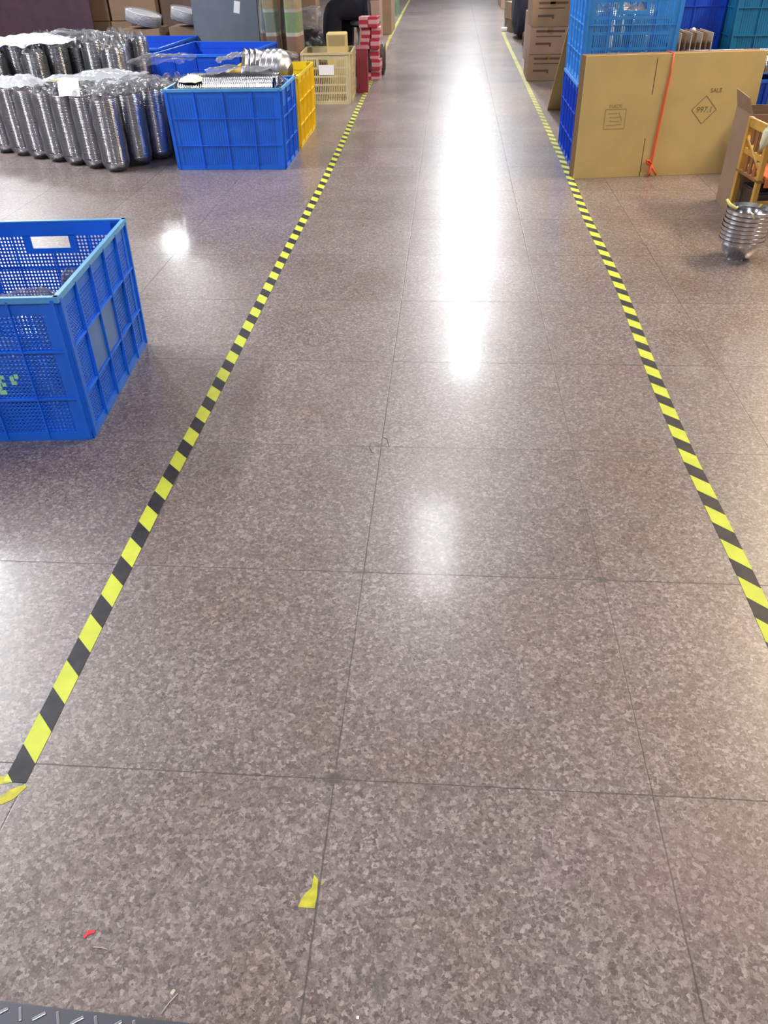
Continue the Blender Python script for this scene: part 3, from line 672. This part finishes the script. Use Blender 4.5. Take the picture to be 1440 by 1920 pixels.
# seated person in dark clothes
def skin_body(name, chain, edges, m, parent, sub=2):
    me = bpy.data.meshes.new(name); me.from_pydata([c[0] for c in chain], edges, []); o = bpy.data.objects.new(name, me); COL.objects.link(o)
    o.modifiers.new('skin', 'SKIN'); 
    for k, c in enumerate(chain):
        r = c[1] if isinstance(c[1], tuple) else (c[1], c[1]); me.skin_vertices[0].data[k].radius = r
    me.skin_vertices[0].data[0].use_root = True
    s = o.modifiers.new('sub', 'SUBSURF'); s.levels = sub; s.render_levels = sub
    s2 = o.modifiers['skin']; s2.use_smooth_shade = True
    me.materials.append(M[m]); o.parent = parent; return o
if True:
    px, py = -.76, 9.15
    t = empty('person', (px, py, 0), 0, 'seated person in dark navy jacket and trousers on a grey stool beyond the beige crate', 'person')
    try:
        # faces -x (towards the goods); pelvis at seat height
        me0 = bpy.data.meshes.new('probe'); bpy.data.meshes.remove(me0)
        ch = [((0, 0, .665), (.110, .15)), ((-.08, 0, .80), (.14, .14)), ((-.12, 0, 1.00), (.13, .16)), ((-.12, 0, 1.13), (.10, .15)), ((-.12, 0, 1.20), .055), ((-.15, 0, 1.27), .05), ((-.17, 0, 1.36), (.09, .075)), ((-.165, 0, 1.43), (.085, .07)),
              ((-.05, -.10, .645), .10), ((-.34, -.13, .64), .115), ((-.36, -.13, .33), .088), ((-.37, -.13, .09), .065), ((-.47, -.13, .045), .04), ((-.55, -.13, .035), .035),
              ((-.05, .10, .645), .10), ((-.25, .14, .64), .115), ((-.245, .14, .33), .092), ((-.235, .14, .09), .065), ((-.30, .14, .045), .04), ((-.38, .14, .035), .035),
              ((-.09, -.17, 1.13), .058), ((-.16, -.22, .90), .046), ((-.38, -.17, .80), .034), ((-.46, -.15, .79), (.02, .032)),
              ((-.09, .17, 1.13), .058), ((-.16, .22, .90), .046), ((-.38, .12, .80), .034), ((-.46, .10, .79), (.02, .032))]
        ed = [(0, 1), (1, 2), (2, 3), (3, 4), (4, 5), (5, 6), (6, 7), (0, 8), (8, 9), (9, 10), (10, 11), (11, 12), (12, 13), (0, 14), (14, 15), (15, 16), (16, 17), (17, 18), (18, 19), (3, 20), (20, 21), (21, 22), (22, 23), (3, 24), (24, 25), (25, 26), (26, 27)]
        for s_, hb, hv in ((-1, 23, (-.46, -.15, .79)), (1, 27, (-.46, .10, .79))):
            for q, (dx, dy, L) in enumerate(((-.01, -.028, .07), (-.015, -.010, .080), (-.012, .010, .075), (-.008, .027, .06), (.02, -.038*s_ if False else .040, .045))):
                b = len(ch)
                ch.append(((hv[0]+dx-.03, hv[1]+dy, hv[2]), .0095)); ch.append(((hv[0]+dx-.03-L*.5, hv[1]+dy*1.15, hv[2]-.012), .0085)); ch.append(((hv[0]+dx-.03-L*.85, hv[1]+dy*1.2, hv[2]-.035), .0075))
                ed += [(hb, b), (b, b+1), (b+1, b+2)]
        def mk(name, ids, m, grow=1.0, sub=2):
            idx = {v: k for k, v in enumerate(ids)}
            c = [(ch[v][0], tuple(q*grow for q in (ch[v][1] if isinstance(ch[v][1], tuple) else (ch[v][1], ch[v][1])))) for v in ids]
            e = [(idx[a], idx[b]) for a, b in ed if a in idx and b in idx]
            me = bpy.data.meshes.new(name); me.from_pydata([q[0] for q in c], e, []); o = bpy.data.objects.new(name, me); COL.objects.link(o)
            sk = o.modifiers.new('skin', 'SKIN'); sk.use_smooth_shade = True
            if not me.skin_vertices: 
                bm = bmesh.new(); bm.from_mesh(me); bm.verts.layers.skin.verify(); bm.to_mesh(me); bm.free()
            for k, q in enumerate(c): me.skin_vertices[0].data[k].radius = q[1]
            me.skin_vertices[0].data[0].use_root = True
            s = o.modifiers.new('sub', 'SUBSURF'); s.levels = s.render_levels = sub
            me.materials.append(M[m]); o.parent = t; return o
        mk('body', list(range(len(ch))), 'skin', 1.0)
        mk('trousers', [0, 8, 9, 10, 11, 14, 15, 16, 17], 'navy', 1.18)
        mk('jacket', [0, 1, 2, 3, 20, 21, 22, 24, 25, 26], 'navy2', 1.2)
        mk('shoe', [12, 13], 'black', 1.35); mk('shoe', [18, 19], 'black', 1.35)
        MB().lathe([(0, .115), (.05, .105), (.088, .06), (.098, .0), (.09, -.05)], 24, Matrix.Translation((-.155, 0, 1.425)) @ Matrix.Diagonal((1, .88, 1, 1))).build('hair', 'hair', t, smooth=True)
        MB().lathe([(0, .02), (.008, .01), (.012, -.01), (0, -.014)], 10, Matrix.Translation((-.262, 0, 1.385))).build('nose', 'skin', t, smooth=True)
        MB().box(-.259, -.250, -.022, .022, 1.340, 1.346).build('mouth', 'burgundy', t, bevel=.002)
        for s_ in (-1, 1):
            MB().lathe([(0, .008), (.010, 0), (0, -.006)], 12, Matrix.Translation((-.250, s_*.03, 1.41))).build('eye', 'black', t, smooth=True)
            MB().lathe([(0, .03), (.014, .015), (.016, -.01), (0, -.03)], 12, Matrix.Translation((-.165, s_*.078, 1.39))).build('ear', 'skin', t, smooth=True)
    except Exception as ex:
        print('PERSON', ex); raise
t = empty('stool', (-.76, 9.15, 0), 0, 'grey metal stool under the seated person', 'stool')
MB().lathe([(0, .48), (.16, .48), (.17, .49), (.17, .515), (.155, .53), (0, .53)], 32).build('seat', 'slate', t, smooth=False, bevel=.003)
for a in (45, 135, 225, 315):
    c, s_ = math.cos(R(a)), math.sin(R(a)); MB().tube([(c*.11, s_*.11, .48), (c*.155, s_*.155, .0)], .011, 10).build('leg', 'grey_metal', t, smooth=True)
MB().tube([(math.cos(R(a))*.135, math.sin(R(a))*.135, .2) for a in range(0, 361, 20)], .007, 8).build('ring', 'grey_metal', t, smooth=True)

# far left of the aisle
carton((-1.05, 12.5, 0), 0, .42, .6, .52, 'card_pink', 'pale pinkish carton at the base of the stack beyond the seated person')
carton((-1.05, 12.5, .525), 0, .42, .6, .5, 'card_pink', 'pale pinkish carton on top of its twin beyond the seated person')
carton((-1.02, 13.75, 0), 0, .56, .9, .6, 'card_brown', 'brown carton at the base of the farthest left stack along the tape')
carton((-1.02, 13.75, .605), 0, .56, .9, .6, 'card_brown', 'brown carton on top of the farthest left stack along the tape')
crate(place((-.86, 16.6), 0, .54, .72), 0, .54, .72, .5, 'solid', ('green', 'green', 'green'), 'green crate at the far left end of the aisle', pitch=.03)
carton((-3.4, 12.5, 0), 0, 1.0, .8, 1.2, 'card_dark', 'large dark carton far behind the stickered cartons')

# ------------------------------------------------------------------ right side
# bottom and top crate at the aisle
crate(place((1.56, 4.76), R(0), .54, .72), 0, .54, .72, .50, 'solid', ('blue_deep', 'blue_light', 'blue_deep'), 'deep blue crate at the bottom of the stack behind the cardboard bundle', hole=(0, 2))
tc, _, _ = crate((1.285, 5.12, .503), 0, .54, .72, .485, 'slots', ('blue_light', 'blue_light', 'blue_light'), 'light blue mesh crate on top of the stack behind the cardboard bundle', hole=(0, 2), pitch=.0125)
rb = [(1.16, 5.0), (1.39, 5.02), (1.27, 5.25)]
for k, (x, y) in enumerate(rb):
    o = wrapped_stack(.095, .36, .0095, 51+k); o.location = (x, y, .522)
    o['label'] = 'plastic-wrapped bowls inside the light blue top crate, ' + ['front left', 'front right', 'at the back'][k]; o['group'] = 'wrapped bowls in the light blue crate'
crumple('plastic_bag', 1.285, 4.83, .42, .10, .62, .04, 61, 'film_thick', 'crumpled clear bag pressed against the front of the light blue crate', 0, .05, 'bag')
# cardboard leaning behind that stack, seen from the aisle
o = MB().box(-.3, .3, -.004, .004, 0, 1.72).build('cardboard_sheet', 'card', bevel=.001); o.location = (1.36, 6.86, 0.0); o.rotation_euler = (R(51), 0, 0)
tag(o, 'brown cardboard sheet leaning against the back of the blue crate stack', 'cardboard')

# flat cardboard bundle
rzs = R(7.5); L_ = 1.10; Hh = .685
t = empty('cardboard_bundle', (1.0, 4.475, 0), rzs, 'bundle of flattened kraft cartons tied with red twine, standing right of the aisle', 'cardboard'); t.rotation_euler = (R(-2), 0, rzs)
for k in range(12):
    y0 = k*.0105; MB().box(.003*(k % 2), L_-.004*(k % 3), y0, y0+.0095, 0, Hh-.003*(k % 2)).build('flattened_carton', 'card' if k == 0 else 'card_edge', t, bevel=.0012)
MB().box(.43, .4335, -.0006, 0, .47, .665).build('slot', 'slit', t); MB().box(.43, .4335, -.0006, 0, .002, .225).build('slot', 'slit', t)
# printed diamond with its number and the faint box print
mb = MB()
def seg(mb, x0, z0, x1, z1, w=.004):
    d = Vector((x1-x0, 0, z1-z0)); n = Vector((-d.z, 0, d.x)).normalized()*w/2; a = Vector((x0, 0, z0)); b = Vector((x1, 0, z1)); q = Vector((0, -.0007, 0))
    mb.quadbox([a-n+q, b-n+q, b-n, a-n, a+n+q, b+n+q, b+n, a+n])
def text_part(s_, size, m, parent, x, z, mirror=False, shear=0):
    cu_ = bpy.data.curves.new('txt', 'FONT'); cu_.body = s_; cu_.size = size; cu_.extrude = .0003; cu_.align_x = 'CENTER'; cu_.align_y = 'CENTER'; cu_.shear = shear
    to = bpy.data.objects.new('txt', cu_); COL.objects.link(to)
    dg = bpy.context.evaluated_depsgraph_get(); me = bpy.data.meshes.new_from_object(to.evaluated_get(dg)); bpy.data.objects.remove(to)
    me.transform(Matrix.Translation((x, -.0006, z)) @ Matrix.Rotation(R(90), 4, 'X'))
    o = bpy.data.objects.new('printed_text', me); COL.objects.link(o); me.materials.clear(); me.materials.append(M[m]); o.parent = parent; return o
dx, dz, rd = .775, .375, .078
for a, b in (((-1, 0), (0, 1)), ((0, 1), (1, 0)), ((1, 0), (0, -1)), ((0, -1), (-1, 0))):
    seg(mb, dx+a[0]*rd, dz+a[1]*rd, dx+b[0]*rd, dz+b[1]*rd)
mb.build('printed_diamond', 'ink', t)
text_part('997.1', .047, 'ink', t, dx, dz, shear=.15); text_part('SALE', .034, 'ink', t, dx+.055, dz+.105)
mb = MB()
for a in ((.155, .285, .155, .395), (.285, .285, .285, .395), (.155, .395, .285, .395), (.155, .285, .285, .285), (.175, .372, .235, .372), (.185, .35, .26, .35), (.19, .33, .25, .325), (.17, .305, .265, .31), (.24, .375, .265, .33)): seg(mb, *a, .0045)
mb.build('printed_block', 'ink_faint', t)
text_part('MADE', .030, 'ink_faint', t, .215, .412)
# red twine
mb = MB(); mb.tube([(.525, -.004, Hh), (.522, -.005, Hh-.10), (.512, -.005, .42), (.500, -.005, .22), (.492, -.005, .05), (.49, -.004, .003)], [.004, .005, .007, .008, .008, .008], 8)
mb.tube([(.525, -.004, Hh), (.525, .06, Hh+.004), (.525, .128, Hh)], .004, 8)
mb.tube([(.495, -.008, .075), (.475, -.012, .095), (.455, -.010, .098), (.462, -.012, .083), (.49, -.010, .068)], .006, 8)
mb.tube([(.495, -.008, .07), (.51, -.014, .04), (.535, -.018, .008)], .006, 8); mb.tube([(.495, -.008, .07), (.49, -.016, .03), (.478, -.02, .006)], .006, 8)
mb.build('twine', 'red_strap', t, smooth=True)['label'] = 'red twine'

# things behind the bundle: row of nested bowls on a low crate
crate((1.99, 5.10, 0), R(4), .74, .50, .50, 'solid', ('blue_deep', 'blue', 'blue_deep'), 'blue crate of nested bowls hidden behind the right half of the cardboard bundle', hole=(1, 3))
for k, (yy, lab) in enumerate(((4.93, 'nearer the bundle'), (5.12, 'farther from the bundle'))):
    lying((1.65, yy, .555), R(3), .085, .70, .0115, 'bowl_row', 'row of nested bowls behind the top of the cardboard bundle, ' + lab)
lying((1.65, 5.02, .40), R(3), .085, .68, .0115, 'bowl_row', 'lower row of nested steel bowls in the crate behind the cardboard bundle')
# box of brown dividers
t = empty('divider_box', (1.83, 5.62, .0), R(3), 'open box of upright brown cardboard dividers behind the bowl rows', 'box')
MB().box(-.17, .17, -.17, .17, 0, .58).build('body', 'card_brown', t, bevel=.003)
for k in range(9): MB().box(-.145+k*.036, -.139+k*.036, -.15, .14, .58, .70).build('divider', 'card_brown' if k % 2 else 'straw', t)
tag(MB().lathe([(0, -.016), (.012, -.01), (.016, 0), (.012, .01), (0, .016)], 16, Matrix.Translation((1.85, 5.50, .716))).build('white_ball', 'paper', smooth=True), 'small white ball lying on the cardboard dividers', 'scrap')
crate((1.93, 6.22, .0), 0, .42, .66, .50, 'solid', ('blue_deep', 'blue', 'blue_deep'), 'deep blue crate at the bottom, behind the box of dividers')
crate((1.93, 6.22, .503), 0, .42, .66, .50, 'solid', ('blue_deep', 'blue', 'blue_deep'), 'deep blue crate on top, behind the box of dividers')
crate((2.50, 6.05, .0), 0, .66, .72, .50, 'solid', ('teal', 'teal', 'teal'), 'teal crate at the bottom by the top right corner')
crate((2.50, 6.05, .503), 0, .66, .72, .50, 'solid', ('teal', 'teal', 'teal'), 'teal crate on top by the top right corner')
# bright upright stack right of the bundle
o = wrapped_stack(.085, .56, .0086, 71); o.location = (2.20, 4.50, 0); o['label'] = 'upright stack of steel bowls just beyond the right end of the cardboard bundle'

# right foreground: nest of steel bowls
cb = Vector((1.600, 2.985, 0)); b0 = None
def bowl_profile():
    r = .105
    prof = [(0, .012), (.050, .012), (.052, .0), (.056, .0), (.058, .012), (.075, .035), (.090, .062), (.094, .0755), (.1030, .0770), (.1050, .0945), (.1062, .0965), (.1040, .0985), (.1005, .080), (.0915, .077), (.087, .063), (.072, .038), (.054, .016), (0, .015)]
    return MB().lathe(prof, 48)
for k in range(8):
    if b0 is None: o = b0 = bowl_profile().build('steel_bowl', 'steel', smooth=True); b0.modifiers.new('es', 'EDGE_SPLIT').split_angle = R(38)
    else: o = b0.copy(); COL.objects.link(o)
    o.location = (cb.x+.0012*k, cb.y+.0008*k, k*.0188); o.rotation_euler = (0, R(.6), k)
    tag(o, 'steel bowl of the nest on the floor by the right edge, ' + ['bottommost, on the floor', 'second from the floor', 'third from the floor', 'fourth from the floor', 'fifth from the floor', 'sixth from the floor', 'second from the top', 'topmost'][k], 'bowl', 'nested bowls by the right edge')
zt_ = 7*.0188+.097
o = MB().tube([(1.50, 3.015, zt_+.035), (1.515, 3.0, zt_+.015), (1.545, 2.985, zt_-.003)], [.005, .008, .010], 6).build('paper_strip', 'tag_yellow', smooth=True); tag(o, 'pale yellow paper strip sticking up from the left rim of the nested bowls', 'paper')
o = MB().tube([(1.575, 2.897, zt_+.012), (1.59, 2.892, zt_), (1.60, 2.894, zt_-.02)], [.003, .006, .008], 6).build('paper_strip', 'cream', smooth=True); tag(o, 'pale paper strip at the front rim of the nested bowls', 'paper')

# open carton, little wooden chair
t = empty('open_carton', (1.765, 3.71, 0), 0, 'open brown carton standing behind the little wooden chair at the right edge', 'carton')
for b in ((0, .005, 0, .28), (.44, .445, 0, .28), (.005, .44, .275, .28), (.005, .44, 0, .005)): MB().box(*b, 0, .50).build('side', 'card_brown', t)
MB().box(.005, .44, .005, .275, .002, .008).build('bottom', 'card_brown', t)
MB().quadbox([Vector(p) for p in ((-.002, 0, .50), (.003, 0, .50), (.003, .27, .50), (-.002, .27, .50), (-.03, .02, .575), (-.025, .02, .575), (-.025, .25, .585), (-.03, .25, .585))]).build('flap', 'card_brown', t)
t = empty('small_chair', (1.91, 3.55, 0), R(6), 'small varnished wooden chair with an orange seat cover at the right edge', 'chair')
for y in (-.12, .12):
    MB().box(-.165, -.140, y-.014, y+.014, 0, .50).build('back_post', 'bamboo', t, bevel=.003)
for y in (-.12, .12): MB().box(.14, .165, y-.014, y+.014, 0, .245).build('leg', 'bamboo', t, bevel=.003)
MB().box(-.162, -.146, -.12, .12, .455, .50).build('top_rail', 'bamboo', t, bevel=.003)
MB().box(-.160, -.148, -.12, .12, .33, .36, Matrix.Rotation(R(0), 4, 'X')).build('back_rail', 'bamboo', t, bevel=.003)
MB().tube([(-.154, -.11, .29), (-.154, .11, .41)], .010, 8).build('diagonal_brace', 'bamboo', t, smooth=True)
for y in (-.055, .0, .055): MB().box(-.159, -.150, y-.015, y+.015, .24, .46).build('back_slat', 'wood_brown', t, bevel=.002)
MB().box(-.165, .17, -.135, .135, .235, .252).build('seat', 'wood_brown', t, bevel=.003)
MB().box(-.13, .175, -.142, .142, .252, .268).box(-.13, .175, -.145, -.139, .215, .262).build('seat_cover', 'orange', t, bevel=.004)['label'] = 'orange cloth cover'
MB().box(-.15, .15, -.12, -.11, .12, .145).build('stretcher', 'bamboo', t, bevel=.002)
o = MB().tube([(-.01, 0, -.085), (-.006, -.006, -.05), (0, 0, 0), (.01, .004, .03), (.006, .02, -.03)], [.007, .018, .020, .016, .008], 10).build('cloth_strip', 'cloth', smooth=True)
o.location = (1.745, 3.395, .475); tag(o, 'pale cloth strip hanging over the back of the little wooden chair', 'cloth')
t = empty('dark_tray', (1.91, 3.55, 0), R(6), 'dark brown tray box under the little wooden chair', 'box')
MB().box(-.12, .12, -.095, .095, 0, .17).build('body', 'darkbrown', t, bevel=.006)
MB().box(-.125, .125, -.10, .10, .17, .185).build('rim', 'black', t, bevel=.004)

# carton stack on the right of the aisle
for k in range(5):
    w = .40; pr = [(-.14, .15, .195, .215), (-.14, .02, .085, .105), (.0, .02, .07, .085), (-.14, .12, .155, .165)]
    carton((1.205, 8.80, k*.243), R(-1+k*.5), w, .60, .241, 'card_pink' if k % 2 else 'card_brown', 'printed brown carton in the stack right of the aisle, ' + ['on the floor', 'second from the floor', 'third from the floor', 'fourth from the floor', 'topmost'][k], 'printed cartons right of the aisle', prints=pr)
# green wrapped goods behind it
for k, (x, y) in enumerate(((1.52, 8.25), (1.64, 7.75))):
    t = empty('wrapped_goods', (x, y, 0), R(8*k), 'tall green plastic-wrapped goods ' + ['right of the printed carton stack', 'between the carton stack and the blue crates'][k], 'goods')
    MB().box(-.09, .09, -.14, .14, 0, 1.1).build('body', 'green', t, bevel=.02)
    MB().grid(lambda u, v: Vector((.115*math.cos(6.283*u)*(1+.06*math.sin(15*v+9*u)), .165*math.sin(6.283*u), .01+1.12*v)), 28, 30).build('plastic_wrap', 'film', t, smooth=True)
# clutter farther along the right tape
t = carton((1.145, 10.0, 0), R(0), .10, .85, .50, 'card_pink', 'narrow pinkish carton just beyond the printed carton stack')
lump('dark_bag', (1.28, 10.9, 0), .16, .30, .12, 'darkbrown', 15, 'low dark bundle on the floor beyond the narrow pinkish carton', 'bag')
lump('dark_bag', (1.27, 12.6, 0), .20, .45, .34, 'navy2', 16, 'tall dark bag right of the end of the right tape', 'bag')
carton((1.20, 13.55, .0), R(8), .26, .45, .16, 'card_dark', 'low dark carton at the end of the right tape', name='carton')
carton((1.22, 13.55, .165), R(12), .30, .4, .22, 'card_brown', 'tan carton resting on the low dark carton by the end of the right tape')
tag(MB().box(-.045, .045, -.06, .06, 0, .05).build('white_block', 'paper', bevel=.01), 'small white block at the far end of the right tape', 'block').location = (1.03, 13.55, 0)
tag(MB().box(-.04, .04, -.05, .05, 0, .08).build('white_block', 'paper', bevel=.01), 'small white piece lying on the dark bag right of the aisle', 'block').location = (1.12, 11.9, .62)
crate((1.42, 15.3, 0), 0, .54, .72, .5, 'solid', ('green', 'green', 'green'), 'green crate on the right before the far pink cartons', pitch=.03)
crate((1.42, 15.3, .503), 0, .54, .72, .5, 'solid', ('green', 'green', 'green'), 'green crate stacked on the other green crate at the far right', pitch=.03)
carton((1.48, 18.4, 0), 0, .6, 1.2, .7, 'card_pink', 'far pinkish carton at the right end of the aisle, lower')
carton((1.48, 18.4, .705), 0, .6, 1.2, .7, 'card_pink', 'far pinkish carton at the right end of the aisle, upper')
